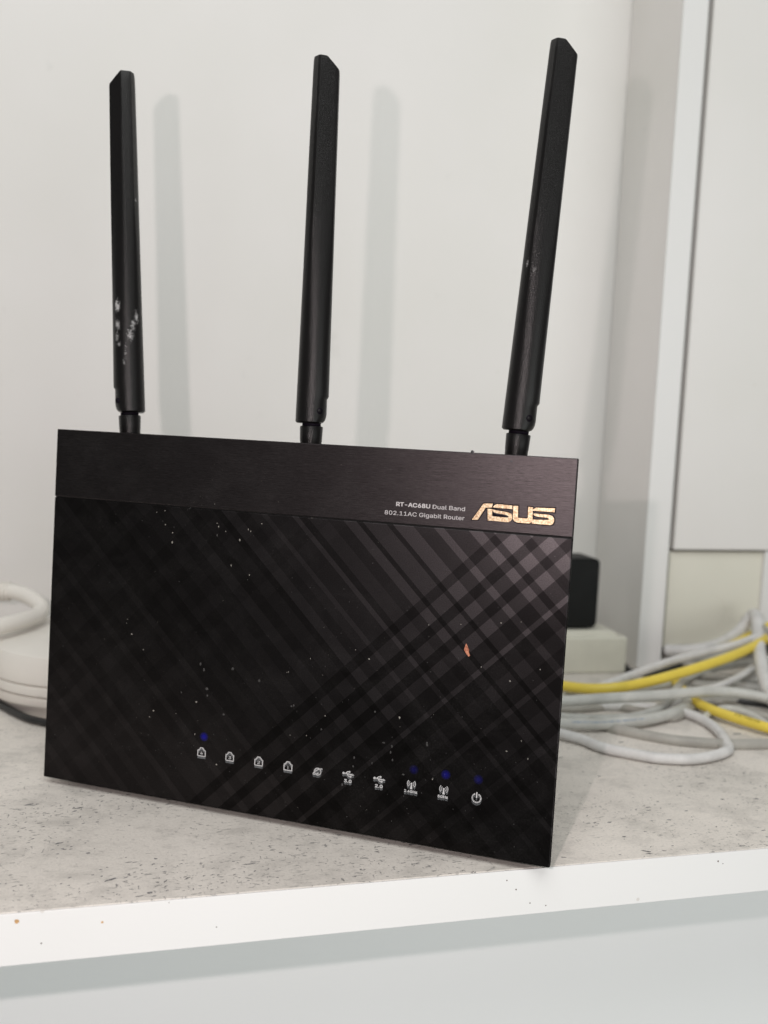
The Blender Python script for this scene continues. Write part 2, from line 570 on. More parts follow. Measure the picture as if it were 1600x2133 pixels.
def text_mesh(body, size, bold=0.0, name='text', align='LEFT', extrude=0.00004, spacing=1.0):
    """lettering lying in the local x-z plane, facing -y"""
    cu = bpy.data.curves.new(name, 'FONT')
    cu.body = body
    if SANS:
        cu.font = SANS
    cu.size = size
    cu.offset = bold
    cu.extrude = extrude
    cu.align_x = align
    cu.space_character = spacing
    cu.resolution_u = 3
    ob = bpy.data.objects.new('tmp', cu)
    COL.objects.link(ob)
    dg = bpy.context.evaluated_depsgraph_get()
    me = bpy.data.meshes.new_from_object(ob.evaluated_get(dg))
    bpy.data.objects.remove(ob)
    bpy.data.curves.remove(cu)
    me.transform(Matrix(((1, 0, 0, 0), (0, 0, -1, 0), (0, 1, 0, 0), (0, 0, 0, 1))))
    me.name = name
    return me


def plates(polys, y0, y1, name='plates', grow=0.0):
    """flat shapes given as x-z outlines, extruded between y0 (front) and y1"""
    bm = bmesh.new()
    for poly in polys:
        P = [Vector((a, b, 0)) for a, b in poly]
        if grow:
            n = len(P)
            area = sum(P[i].x * P[(i + 1) % n].y - P[(i + 1) % n].x * P[i].y for i in range(n))
            sg = 1 if area > 0 else -1
            Q = []
            for i in range(n):
                d1 = (P[i] - P[i - 1]).normalized()
                d2 = (P[(i + 1) % n] - P[i]).normalized()
                n1 = Vector((d1.y, -d1.x, 0)) * sg
                n2 = Vector((d2.y, -d2.x, 0)) * sg
                bb = (n1 + n2)
                bb = bb.normalized() if bb.length > 1e-6 else n1
                Q.append(P[i] + bb * grow / max(0.6, bb.dot(n1)))
            P = Q
        tri = tessellate_polygon([P])
        fr = [bm.verts.new((q.x, y0, q.y)) for q in P]
        bk = [bm.verts.new((q.x, y1, q.y)) for q in P]
        for t in tri:
            try:
                bm.faces.new([fr[k] for k in t])
            except ValueError:
                pass
        for i in range(len(P)):
            j = (i + 1) % len(P)
            bm.faces.new((fr[i], fr[j], bk[j], bk[i]))
    return mesh(bm, name)


def stroke(pts, w, closed=False):
    """outline polygon(s) of a line of width w through x-z points"""
    out = []
    P = [Vector((a, b)) for a, b in pts]
    n = len(P)
    rng = range(n if closed else n - 1)
    for i in rng:
        a, b = P[i], P[(i + 1) % n]
        d = (b - a).normalized()
        q = Vector((-d.y, d.x)) * w / 2
        e = d * w * 0.28
        a2, b2 = a - e, b + e
        out.append([tuple(a2 + q), tuple(a2 - q), tuple(b2 - q), tuple(b2 + q)])
    return out


def arc(cx, cz, r, a0, a1, n=12):
    return [(cx + r * math.cos(math.radians(a0 + (a1 - a0) * k / n)), cz + r * math.sin(math.radians(a0 + (a1 - a0) * k / n))) for k in range(n + 1)]


def disc(cx, cz, r, n=14):
    return [arc(cx, cz, r, 0, 360 * (n - 1) / n, n - 1)]


# ================================================================== THE SETTING
XL, XR, ZT = -0.75, 0.75, 0.75
wl = link('wall', box((XL, WALL_Y, -0.4), (POST_X + POST_W, WALL_Y + 0.016, ZT)), M['wall'])
tag(wl, kind='structure')

# shelf: board with worn top sheet and white edge strip
sh = empty('shelf', (0, SHELF_Y, 0))
tag(sh, 'wide white edged shelf with a worn cream top under the black router', 'shelf')
o = link('shelf_top', box((XL, SHELF_Y - 0.0002, -THICK + 0.0005), (XR, WALL_Y + 0.10, 0.0), 0.0003, 1), M['shelf'], sh)
o.matrix_parent_inverse = Matrix.Translation(-sh.location)
o['label'] = 'cream shelf top with grey scratches and grime'
o = link('edge_strip', box((XL, SHELF_Y - 0.0010, -THICK), (XR, SHELF_Y - 0.0002, -0.0002), 0.0002, 2), M['edge'], sh)
o.matrix_parent_inverse = Matrix.Translation(-sh.location)
o['label'] = 'bright white front edge strip with small brown spots'

# brown and grey spots on the edge strip
for i, (x, y, r) in enumerate([(35, 1919, 1.0), (213, 1921, 0.55), (451, 1931, 0.28), (86, 1965, 0.35), (1056, 1834, 0.35), (1075, 1853, 0.38),
                               (1104, 1881, 0.33), (1137, 1886, 0.33), (1496, 1794, 0.5), (352, 1880, 0.22), (1506, 1799, 0.25)]):
    q = at(x, y, 1, SHELF_Y - 0.0010)
    bm = bmesh.new()
    rnd = random.Random(i)
    vs = [bm.verts.new((q.x + r * 0.00072 * rnd.uniform(.8, 1.15) * math.cos(k * .5236), SHELF_Y - 0.00108, q.z + r * 0.00072 * rnd.uniform(.8, 1.15) * math.sin(k * .5236))) for k in range(12)]
    vb = [bm.verts.new((vv.co.x, SHELF_Y - 0.0009, vv.co.z)) for vv in vs]
    bm.faces.new(vs)
    for k in range(12):
        bm.faces.new((vs[k], vs[(k + 1) % 12], vb[(k + 1) % 12], vb[k]))
    o = link('spot', mesh(bm, 'spot'), M['tan'] if i < 2 else M['gap'], sh)
    o.matrix_parent_inverse = Matrix.Translation(-sh.location)

# gouges and scuffs worn into the shelf top: measured ones and the small clusters around them
M['scuff'] = plain('dark_scuff', (0.21, 0.205, 0.205), 0.9, 0.1, var=0.5, vscale=900)
bm = bmesh.new()
rnd = random.Random(11)
marks_ = [(232, 1832, 2.6, .7, .5), (262, 1828, 1.2, .5, .6), (60, 1676, 2.2, .7, .5), (78, 1675, .8, .6, 0), (165, 1683, 2.4, .7, .4), (155, 1690, 1.6, .5, .7), (184, 1777, .9, .8, 0),
          (120, 1757, 1.3, .7, .3), (128, 1756, .9, .5, .4), (82, 1715, 1.4, .5, .2), (90, 1722, 1.0, .5, .3), (270, 1796, 1.8, .4, .2), (282, 1796, 1.2, .4, .2), (320, 1800, .8, .6, 0),
          (324, 1789, .8, .8, 0), (312, 1860, 1.4, .9, .1), (183, 1885, 2.0, .5, 0), (233, 1880, 1.6, .4, 0), (505, 1785, 1.2, .3, .2), (520, 1800, 3.0, .4, .1), (530, 1796, 2.2, .3, .1),
          (390, 1830, 1.4, .4, .8), (345, 1835, 1.6, .4, .9), (520, 1830, 1.8, .35, -.6), (535, 1842, 1.8, .3, -.5), (1350, 1682, 2.0, .6, .2), (1352, 1688, 1.6, .5, 0), (1415, 1638, 2.2, .6, .1),
          (1345, 1773, 2.0, .6, -.5), (1352, 1778, 1.4, .7, -.3), (1384, 1772, 1.3, .5, -.4), (1175, 1786, 1.3, .5, -.3), (1230, 1632, 1.2, .5, 0), (1226, 1715, 1.4, .5, .1), (1270, 1713, 1.2, .6, .3),
          (1393, 1708, 1.2, .5, 0), (1460, 1632, 2.0, .7, .1), (1505, 1665, 1.0, .7, 0), (1575, 1664, 1.6, .7, .1), (1430, 1689, 1.2, .6, .1), (1568, 1765, 1.6, .8, .2), (1590, 1730, 1.6, .6, .2),
          (1295, 1546, 2.4, .9, 0), (1535, 1529, 3.2, 1.4, 0), (1300, 1743, .9, .6, 0), (1550, 1610, 1.2, .7, 0), (1168, 1578, 1.6, .6, .2), (1215, 1608, .8, .6, 0), (1248, 1617, 1.3, .6, .2)]
for cx_, cy_, sx_, n_m in ((90, 1690, 60, 26), (130, 1760, 45, 26), (230, 1840, 90, 26), (330, 1820, 60, 22), (430, 1830, 60, 24), (560, 1830, 60, 24), (700, 1830, 60, 14), (40, 1850, 60, 16), (200, 1700, 90, 22),
                           (1230, 1712, 35, 16), (1355, 1690, 40, 20), (1400, 1640, 60, 22), (1350, 1775, 40, 12), (1450, 1720, 70, 20), (1540, 1690, 50, 24), (1500, 1620, 70, 18), (1260, 1650, 50, 14)):
    for _ in range(int(n_m * 0.65)):
        marks_.append((rnd.gauss(cx_, sx_ * .6), rnd.gauss(cy_, sx_ * .28), rnd.uniform(.25, .9), rnd.uniform(.2, .45), rnd.uniform(-.3, .9)))
for mx_, my_, la, lb, an_ in marks_:
    q = at(mx_, my_, 2, 0.0)
    if q.y < SHELF_Y + 0.001:
        continue
    la, lb = la * 0.0010, lb * 0.0009
    ring = []
    for k in range(9):
        t_ = k * 2 * math.pi / 9
        ra = rnd.uniform(.55, 1.2)
        px_, py_ = la * ra * math.cos(t_), lb * ra * math.sin(t_)
        ring.append(bm.verts.new((q.x + px_ * math.cos(an_) - py_ * math.sin(an_), max(SHELF_Y + .0002, q.y + px_ * math.sin(an_) + py_ * math.cos(an_)), 0.00003)))
    bm.faces.new(ring)
o = link('scuff_marks', mesh(bm, 'scuff_marks'), M['scuff'], sh)
o.matrix_parent_inverse = Matrix.Translation(-sh.location)
tag(o, kind='stuff')

cb = link('cabinet_front', box((XL, SHELF_Y + 0.105, -0.6), (XR, SHELF_Y + 0.123, -THICK - 0.0005), 0.0), M['cabinet'])
tag(cb, 'smooth bluish white cabinet front below the shelf edge', 'cabinet')

# upright partition board at the right
pt = empty('partition_board', (POST_X, POST_Y, 0))
tag(pt, 'tall white upright board standing on the shelf right of the router', 'board')
o = link('side_face', box((POST_X, POST_Y + 0.0015, 0.0006), (POST_X + POST_W - 0.0006, WALL_Y - 0.0004, ZT), 0.0), M['post'], pt)
o.matrix_parent_inverse = Matrix.Translation(-pt.location)
o = link('front_strip', box((POST_X - 0.0003, POST_Y, 0.0006), (POST_X + POST_W, POST_Y + 0.0013, ZT), 0.0003), M['edge'], pt)
o.matrix_parent_inverse = Matrix.Translation(-pt.location)

# closed panel, cream cover and white jamb right of the board
PY = POST_Y + 0.012
tl = at(1404, 1141, 1, PY)
br = at(1583, 1148, 1, PY)
pn = link('tall_board', box((tl.x, PY, br.z + 0.0006), (XR, PY + 0.012, ZT), 0.0006), M['wall'])
tag(pn, 'tall flat white panel right of the upright board, above the cream cover', 'panel')
PC = PY + 0.004
ctl = at(1401, 1152, 1, PC)
cbr = at(1577, 1343, 1, PC)
cv = empty('cream_cover', (ctl.x, PC, cbr.z))
tag(cv, 'square cream cover plate with a faint ring stain above the cables', 'cover plate')
o = link('plate', box((ctl.x - 0.002, PC, cbr.z), (cbr.x, PC + 0.01, ctl.z + 0.001), 0.0006), M['cream'], cv)
o.matrix_parent_inverse = Matrix.Translation(-cv.location)
# ring stain on the cover
rc = at(1478, 1275, 1, PC)
pts = arc(rc.x, rc.z, 0.0125, -60, 95, 22)
stm, _ = tube([(a, PC + 0.00055, b) for a, b in pts], 0.0006, 6, 2)
M['stain'] = plain('tea_stain', (0.54, 0.50, 0.41), 0.7, 0.2, var=0.12, vscale=200)
o = link('ring_stain', stm, M['stain'], cv)
o.matrix_parent_inverse = Matrix.Translation(-cv.location)
jx = at(1581, 1250, 1, PC)
jb = link('white_jamb', box((jx.x, PC - 0.003, 0.02), (XR, PC + 0.012, br.z - 0.0002), 0.0006), M['edge'])
tag(jb, 'narrow white jamb at the right edge beside the cream cover', 'jamb')
rcs = link('recess_back', box((POST_X + POST_W + 0.0004, WALL_Y + 0.03, 0.0005), (XR, WALL_Y + 0.045, 0.30)), M['gap'])
tag(rcs, kind='structure')

# ================================================================== ROUTER
root = empty('router', (O.x, O.y, 0.0), YAW)
tag(root, 'black slab router standing upright with three antennas and a plaid front panel', 'router')
TILT = Matrix.Translation((0, 0, Z0)) @ Matrix.Rotation(-LEAN, 4, 'X')


def rpart(name, me, mat, mtx=None, parent=None):
    o = link(name, me, mat, parent or root)
    if parent is None:
        o.matrix_local = TILT @ (mtx or Matrix())
    elif mtx is not None:
        o.matrix_local = mtx
    return o


FW, FH, SEAM = 0.110, 0.1508, 0.1218
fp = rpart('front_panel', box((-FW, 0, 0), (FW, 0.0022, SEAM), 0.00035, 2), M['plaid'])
fp['label'] = 'front panel printed with crossing glossy plaid stripes'
tb = rpart('top_band', box((-FW, -0.0001, SEAM + 0.00035), (FW, 0.0022, FH), 0.00035, 2), M['brushed'])
tb['label'] = 'brushed black metal band along the top'
# tapered housing behind the face
n_ = 4


def rect(x, z0, z1, y):
    return [(-x, y, z0), (x, y, z0), (x, y, z1), (-x, y, z1)]


hs = rpart('housing', loft([rect(0.10985, 0.0012, 0.1504, 0.0007), rect(0.10985, 0.0012, 0.1504, 0.0034), rect(0.1005, 0.004, 0.1475, 0.0190),
                            rect(0.082, 0.008, 0.142, 0.0300), rect(0.070, 0.014, 0.134, 0.0360)], smooth=False), M['body'])
ft = empty('x')
bpy.data.objects.remove(ft)
# foot that carries the router: its underside rests on the shelf
bm = bmesh.new()
bmesh.ops.create_cube(bm, size=1.0)
for vt in bm.verts:
    vt.co = Vector((-0.0015 + vt.co.x * 0.200, 0.0205 + vt.co.y * 0.026, 0.0021 + vt.co.z * 0.0040))
bmesh.ops.bevel(bm, geom=list(bm.edges), offset=0.0006, segments=2, affect='EDGES')
o = link('foot', mesh(bm, 'foot'), M['foot'], root)
# rear stand prop reaching back from the housing
o = link('rear_stand', loft([[(-0.070, 0.028, 0.0), (0.055, 0.028, 0.0), (0.055, 0.060, 0.0), (-0.070, 0.060, 0.0)],
                             [(-0.066, 0.020, 0.060), (0.060, 0.020, 0.060), (0.060, 0.034, 0.060), (-0.066, 0.034, 0.060)]], smooth=False), M['body'], root)

# --- antennas
def antenna_sections(L):
    """rings from round base to flat chamfered blade with an oblique tip"""
    N = 40
    rings = []
    zs = [0.0, 0.0006, 0.0014, 0.0026, 0.0040, 0.0090, 0.0100, 0.0110, 0.020, 0.030, 0.042, 0.056, 0.072, 0.090, 0.110, 0.128, 0.140, L - 0.0045, L - 0.0012, L]
    for z in zs:
        t = max(0.0, min(1.0, (z - 0.026) / 0.085))
        t = t * t * (3 - 2 * t)
        rx = 0.00665 * (1 - 0.21 * (z / L))
        ry = 0.0063 * (1 - 0.22 * (z / L))
        if z == 0.0:
            rx, ry = rx - 0.0007, ry - 0.0007
        ring = []
        # chamfered blade outline, same count of points
        fw, ff = rx * 0.62, rx * 0.18
        oct_ = [(rx, 0.0), (fw, -ry), (-ff, -ry * 1.0), (-rx, -ry * 0.25), (-rx, ry * 0.4), (-rx * 0.5, ry), (rx * 0.5, ry)]
        oct_ = [(rx, -ry * 0.30), (rx * 0.92, -ry * 0.55), (-rx * 0.55, -ry), (-rx, -ry * 0.40), (-rx, ry * 0.30), (-rx * 0.75, ry * 0.85), (rx * 0.05, ry), (rx, ry * 0.35)]
        for k in range(N):
            an = -2 * math.pi * k / N
            cx, cy = rx * math.cos(an), ry * math.sin(an)
            dx, dy = math.cos(an), math.sin(an)
            best = None
            for i in range(len(oct_)):
                (x1, y1), (x2, y2) = oct_[i], oct_[(i + 1) % len(oct_)]
                ex, ey = x2 - x1, y2 - y1
                den = dx * ey - dy * ex
                if abs(den) < 1e-12:
                    continue
                s = (x1 * ey - y1 * ex) / den
                w_ = (x1 * dy - y1 * dx) / den
                if s > 0 and -1e-6 <= w_ <= 1 + 1e-6:
                    best = s if best is None else min(best, s)
            ox, oy = dx * best, dy * best
            x, y = cx * (1 - t) + ox * t, cy * (1 - t) + oy * t
            zz = z
            if z > L - 0.006:
                if z > L - 0.0040:
                    sc = 0.99 if z < L else 0.96
                    x, y = x * sc, y * sc
                zz = min(z, L - max(0.0, (x - rx * 0.05)) * 0.98)
                if z <= L - 0.0045:
                    zz = min(z, L - 0.0009 - max(0.0, (x - rx * 0.05)) * 0.98)
            ring.append((x, y, zz))
        rings.append(ring)
    return rings


def blade_mesh(L):
    rings = antenna_sections(L)
    me = loft(rings, True, 'antenna', True)
    # hinge side: a shallow step and, below it, a rounded heel
    for vt in me.vertices:
        z, x = vt.co.z, vt.co.x
        if z < 0.0105 and x > 0:
            k = 0.90
            if z < 0.0003:
                k *= 0.66
            elif z < 0.0008:
                k *= 0.80
            elif z < 0.0016:
                k *= 0.90
            elif z < 0.0028:
                k *= 0.97
            vt.co.x = x * k
    return me


FACE_R = Matrix.Rotation(YAW, 4, 'Z') @ Matrix.Rotation(-LEAN, 4, 'X')
ANT = [((-85.3, 16.0, 159.6), (-96.5, 16.0, 305.6), math.radians(207), 'antenna_scuffed', 'left antenna with white scuff marks near its base'),
       ((-0.3, 16.0, 159.0), (-2.2, 16.0, 306.1), math.radians(20), 'antenna', 'middle antenna with slanted tip, nearly upright'),
       ((84.9, 16.0, 160.1), (92.5, 16.0, 306.2), math.radians(11), 'antenna_scratched', 'right antenna leaning to the right')]
for base, tip, roll, mk, lab in ANT:
    b = Vector(base) / 1000
    t = Vector(tip) / 1000
    L = (t - b).length - 0.0018
    z = (t - b).normalized()
    x = Vector((1, 0, 0))
    x = (x - z * x.dot(z)).normalized()
    y = z.cross(x)
    mtx = Matrix(((x.x, y.x, z.x, b.x), (x.y, y.y, z.y, b.y), (x.z, y.z, z.z, b.z), (0, 0, 0, 1))) @ Matrix.Rotation(roll, 4, 'Z')
    a = auto_smooth(rpart('antenna', blade_mesh(L), M[mk], mtx), 28)
    a['label'] = lab
    # connector collar rises from the housing; neck joins it to the blade
    def cyl(r0, z0, r1, z1, seg=28, ang=0):
        return [[(r0 * math.cos(k * 2 * math.pi / seg), r0 * math.sin(k * 2 * math.pi / seg), z0) for k in range(seg)],
                [(r1 * math.cos(k * 2 * math.pi / seg), r1 * math.sin(k * 2 * math.pi / seg), z1) for k in range(seg)]]
    r_ = cyl(0.0042, -0.020, 0.0044, -0.0075) + cyl(0.0045, -0.0070, 0.0047, -0.0016) + cyl(0.0045, -0.0012, 0.0041, -0.0011)
    col = auto_smooth(rpart('collar', loft(r_, True), M['antenna'], Matrix(), a), 30)
    nk = rpart('neck', loft(cyl(0.0038, -0.0014, 0.0038, 0.0008), True), M['dark_rim'], Matrix(), a)
    # hinge pin in its dark socket on the facing side
    sgn = -1
    an = math.radians(-58)
    if mk == 'antenna_scuffed':
        an = math.radians(-205 - 0)
        an = math.radians(42)
    hx, hy = 0.0052 * math.cos(an), 0.0058 * math.sin(an)
    nrm = Vector((math.cos(an), math.sin(an) * 1.1, 0)).normalized()
    q = nrm.to_track_quat('Z', 'Y').to_matrix().to_4x4()
    rr = 0.00665
    ctr = Vector((rr * 0.915 * math.cos(an), 0.0062 * 0.985 * math.sin(an), 0.0050))
    sk = rpart('hinge_socket', loft(cyl(0.00128, -0.0010, 0.00128, 0.00024, 20), True), M['dark_rim'], Matrix.Translation(ctr) @ q, a)
    pk = rpart('hinge_pin', loft(cyl(0.00070, -0.0010, 0.00066, 0.00036, 16), True), M['antenna'], Matrix.Translation(ctr - Vector((0.0002, 0, 0))) @ q, a)

# --- lettering on the band
x0, z0 = fuv(760 + 222 / 3.333, 930 + 413 / 3.333)
x1, z1 = fuv(760 + 141 / 3.333, 930 + 471 / 3.333)


def embolden(me, w):
    bm = bmesh.new()
    for k, (dx, dz) in enumerate(((0, 0), (w, 0), (0, w * .6), (w, w * .6), (w / 2, w * .3))):
        t = me.copy()
        t.transform(Matrix.Translation((dx, -0.000004 * k, dz)))
        bm.from_mesh(t)
        bpy.data.meshes.remove(t)
    bm.to_mesh(me)
    bm.free()
    return me


def fit_text(body, left, right, base, h, mat, name, bold=0.0, depth=-0.0002, center=False, parent=None, lab=None):
    """set a line of lettering between two measured ends on the face"""
    me = text_mesh(body, 1.0, 0.0, name, extrude=0.0)
    xs = [vv.co.x for vv in me.vertices]
    zs = [vv.co.z for vv in me.vertices]
    cap = 0.70
    sx = (right - left) / (max(xs) - min(xs))
    sz = h / cap
    mn = min(xs)
    for vv in me.vertices:
        vv.co = Vector((left + (vv.co.x - mn) * sx, depth, base + vv.co.z * sz))
    if bold:
        embolden(me, bold)
    o = rpart(name, me, mat)
    if lab:
        o['label'] = lab
    return o


U0 = -0.110
fit_text('RT-AC68U', U0 + .1527, U0 + .1660, .12885, .00205, M['print'], 'model_lettering', bold=0.00018)
fit_text('Dual Band', U0 + .1671, U0 + .1796, .12885, .0021, M['print'], 'model_lettering', bold=0.00004)
fit_text('802.11AC Gigabit Router', U0 + .1483, U0 + .1796, .1254, .0021, M['print'], 'model_lettering', bold=0.00004)


def zl(pts):
    return [fuv(970 + x / 7.619, 1030 + y / 7.619) for x, y in pts]


LOGO = [
    zl([(112, 405), (298, 152), (318, 148), (448, 150), (428, 212), (335, 212), (205, 408)]),
    zl([(364, 230), (438, 237), (436, 350), (682, 374), (704, 360), (690, 340), (640, 322), (505, 300), (462, 284), (440, 262), (440, 240),
        (480, 252), (690, 288), (738, 312), (756, 345), (752, 395), (725, 430), (690, 444), (364, 416)]),
    zl([(442, 206), (480, 172), (512, 156), (758, 180), (758, 238), (640, 226), (500, 216)]),
    zl([(776, 182), (850, 187), (848, 376), (990, 386), (1006, 372), (1012, 202), (1084, 207), (1080, 410), (1062, 446), (1030, 464),
        (850, 454), (792, 432), (766, 392)]),
    zl([(1082, 258), (1112, 226), (1140, 214), (1440, 224), (1432, 288), (1110, 262)]),
    zl([(1088, 306), (1130, 308), (1330, 326), (1396, 346), (1424, 392), (1420, 446), (1394, 480), (1360, 491), (1068, 466), (1074, 402),
        (1320, 412), (1346, 398), (1330, 376), (1140, 352), (1104, 338)]),
]
lg = rpart('brand_emblem', plates(LOGO, -0.00050, -0.0001), M['gold'])
lg['label'] = 'worn gold raised letters'
for pl in LOGO:
    pass
rm = rpart('emblem_rim', plates(LOGO, -0.00018, -0.00005, grow=0.00038), M['dark_rim'])

# --- icons along the bottom
IC = [(75.7, 22.0), (88.5, 22.0), (101.4, 22.0), (114.2, 22.0), (126.9, 21.8), (139.7, 22.2), (152.5, 22.2), (165.5, 22.6), (178.3, 22.6), (191.1, 21.7)]


def icon(name, polys, lab=None):
    o = rpart(name, plates(polys, -0.00022, -0.00008), M['icon'])
    if lab:
        o['label'] = lab
    g = rpart('icon_reflection', plates([[(x, z - 0.00050) for x, z in pl] for pl in polys] + [[(x, z - 0.00090) for x, z in pl] for pl in polys], -0.00012, -0.00004), M['ghost'])  # icon's ghost reflection, painted as dim copies just below it
    return o


def txt_polys(body, cx, base, wdt, h, bold=0.0):
    me = text_mesh(body, 1.0, bold, 'tmp', extrude=0.0)
    xs = [vv.co.x for vv in me.vertices]
    mn, mx = min(xs), max(xs)
    s = wdt / (mx - mn)
    pol = []
    for f in me.polygons:
        pol.append([(cx + (me.vertices[i].co.x - (mn + mx) / 2) * s, base + me.vertices[i].co.z * h / 0.7) for i in f.vertices])
    bpy.data.meshes.remove(me)
    return pol


LW = 0.00034
for k, (uu, vv_) in enumerate(IC):
    cx, cz = U0 + uu / 1000, vv_ / 1000
    mm = 0.001
    if k < 4:   # network port outline with its number
        s = 1.85 * mm
        pts = [(-1, -.95), (1, -.95), (1, .45), (.62, .45), (.62, .75), (.38, .75), (.38, 1.05), (-.38, 1.05), (-.38, .75), (-.62, .75), (-.62, .45), (-1, .45)]
        pol = stroke([(cx + a * s * .92, cz + b * s * .92) for a, b in pts], LW, True)
        pol += txt_polys('4321'[k], cx, cz - 0.85 * mm, 1.15 * mm if k < 3 else 0.6 * mm, 1.5 * mm, 0.0)
        icon('port_icon', pol, 'port symbol numbered ' + '4321'[k])
    elif k == 4:  # globe with ring
        pol = stroke(arc(cx, cz, 1.35 * mm, 0, 345, 18), LW * 1.2, True)
        el = [(cx + 2.2 * mm * math.cos(t) * .83 - .62 * mm * math.sin(t) * .55, cz + 2.2 * mm * math.cos(t) * .55 + .62 * mm * math.sin(t) * .83) for t in [i * 2 * math.pi / 20 for i in range(20)]]
        pol += stroke(el[:16], LW * 1.1)
        icon('internet_icon', pol)
    elif k in (5, 6):  # trident
        s = mm
        pol = stroke([(cx - 1.9 * s, cz + .75 * s), (cx + 1.9 * s, cz + .55 * s)], LW)
        pol += disc(cx - 1.9 * s, cz + .75 * s, .48 * s, 10)
        pol.append([(cx + 1.5 * s, cz + 1.0 * s), (cx + 1.5 * s, cz + .1 * s), (cx + 2.5 * s, cz + .5 * s)])
        pol += stroke([(cx - 1.1 * s, cz + .7 * s), (cx - .3 * s, cz + 1.5 * s), (cx + .5 * s, cz + 1.55 * s)], LW)
        pol += disc(cx + .5 * s, cz + 1.55 * s, .38 * s, 8)
        pol += stroke([(cx - .4 * s, cz + .65 * s), (cx + .1 * s, cz - .2 * s), (cx + .9 * s, cz - .25 * s)], LW)
        pol += disc(cx + 1.0 * s, cz - .25 * s, .42 * s, 8)
        pol += txt_polys('3.0' if k == 5 else '2.0', cx, cz - 2.75 * s, 3.1 * s, 1.6 * s, 0.02)
        icon('usb_icon', pol, 'usb symbol over ' + ('3.0' if k == 5 else '2.0'))
    elif k in (7, 8):  # radio waves
        s = mm
        pol = disc(cx, cz + .45 * s, .38 * s, 10)
        for rr in (.95, 1.6):
            pol += stroke(arc(cx, cz + .45 * s, rr * s, -42, 42, 8), LW * .95)
            pol += stroke(arc(cx, cz + .45 * s, rr * s, 138, 222, 8), LW * .95)
        pol.append([(cx - .12 * s, cz + .3 * s), (cx + .12 * s, cz + .3 * s), (cx + .48 * s, cz - 1.6 * s), (cx - .48 * s, cz - 1.6 * s)])
        pol += txt_polys('2.4GHz' if k == 7 else '5GHz', cx - (.1 if k == 7 else .2) * s, cz - 3.05 * s, (5.2 if k == 7 else 4.0) * s, 1.25 * s, 0.02)
        icon('wireless_icon', pol, 'radio wave symbol over ' + ('2.4GHz' if k == 7 else '5GHz'))
    else:        # power
        s = mm
        pol = stroke(arc(cx, cz - .1 * s, 1.65 * s, 118, 422, 22), LW * 1.35)
        pol += stroke([(cx, cz + .1 * s), (cx, cz + 2.0 * s)], LW * 1.35)
        icon('power_icon', pol)

# --- blue status lights
for uu, vv_, st in ((76.4, 28.5, 0.15), (166.1, 28.6, 0.045), (178.7, 28.6, 0.11), (191.3, 28.7, 0.06)):
    bm = bmesh.new()
    bmesh.ops.create_circle(bm, cap_ends=True, segments=24, radius=0.0021)
    bmesh.ops.rotate(bm, verts=bm.verts, matrix=Matrix.Rotation(math.pi / 2, 3, 'X'))
    o = rpart('status_light', mesh(bm, 'status_light'), led_mat('blue_glow_%d' % int(uu), st), Matrix.Translation((U0 + uu / 1000, -0.00006, vv_ / 1000)))

# --- rust coloured chip
ch = [fuv(880 + x / 5, 1080 + y / 5) for x, y in ((455, 1308), (468, 1330), (478, 1362), (486, 1368), (482, 1395), (494, 1436), (480, 1444), (462, 1422), (448, 1400), (434, 1375), (440, 1350))]
o = rpart('paint_chip', plates([ch], -0.0003, 0.0), M['rust'])
o['label'] = 'rust coloured flake stuck on the panel'

# --- drops, dust and crumbs on the face
def blobs(items, h, name, mat, n=7, parent=None):
    bm = bmesh.new()
    rnd = random.Random(len(items))
    for x, z, r in items:
        a0 = rnd.uniform(0, 6.28)
        st = rnd.uniform(.7, 1.25)
        c_ = bm.verts.new((x, -h * r - 0.0001, z))
        ring = [bm.verts.new((x + r * st * rnd.uniform(.75, 1.2) * math.cos(a0 + k * 2 * math.pi / n), 0.0, z + r / st * rnd.uniform(.75, 1.2) * math.sin(a0 + k * 2 * math.pi / n))) for k in range(n)]
        for k in range(n):
            bm.faces.new((c_, ring[k], ring[(k + 1) % n]))
    me = mesh(bm, name, True)
    o = rpart(name, me, mat)
    tag(o, kind='stuff')
    return o


rnd = random.Random(7)
big_px = [(358, 1131, 1.1), (499, 1126, 1.2), (481, 1179, .9), (519, 1199, .8), (452, 1091, .8), (455, 1098, .9), (470, 1108, .6), (344, 1094, .7), (343, 1065, .6),
          (326, 1068, .5), (517, 1104, .7), (522, 1108, .7), (545, 1092, .7), (359, 1111, .8), (274, 1322, .9), (263, 1299, .6), (265, 1291, .5), (298, 1354, .8),
          (408, 1463, 1.1), (319, 1481, 1.0), (311, 1494, .7), (366, 1487, .5), (405, 1530, .8), (450, 1593, .9), (637, 1533, .7), (603, 1532, .5), (831, 1496, 1.2),
          (768, 1374, .9), (646, 1373, .6), (740, 1355, .5), (1044, 1299, .8), (600, 1401, .7), (597, 1402, .5), (676, 1492, .7), (899, 1624, .8), (1054, 1566, .9),
          (1062, 1420, 1.0), (1085, 1545, .8), (1125, 1396, .7), (1086, 1297, .5), (960, 1302, .5), (1002, 1391, .7), (893, 1303, .6), (1098, 1582, .8), (420, 1053, .5),
          (404, 1047, .6), (417, 1035, .5), (442, 1000, .6), (447, 968, .5), (463, 980, .5), (545, 1003, .6), (580, 1046, .6), (447, 1051, .7), (712, 968, .5), (650, 1080, .4)]
pale = []
for x, y, r in big_px:
    q = fuv(x, y)
    pale.append((q[0], q[1], r * 0.00036))
for _ in range(70):
    pale.append((rnd.uniform(-.108, .108), rnd.uniform(.002, .149), rnd.uniform(.00005, .00011)))
blobs(pale, 0.5, 'dust_crumbs', M['dust'])
dull = []
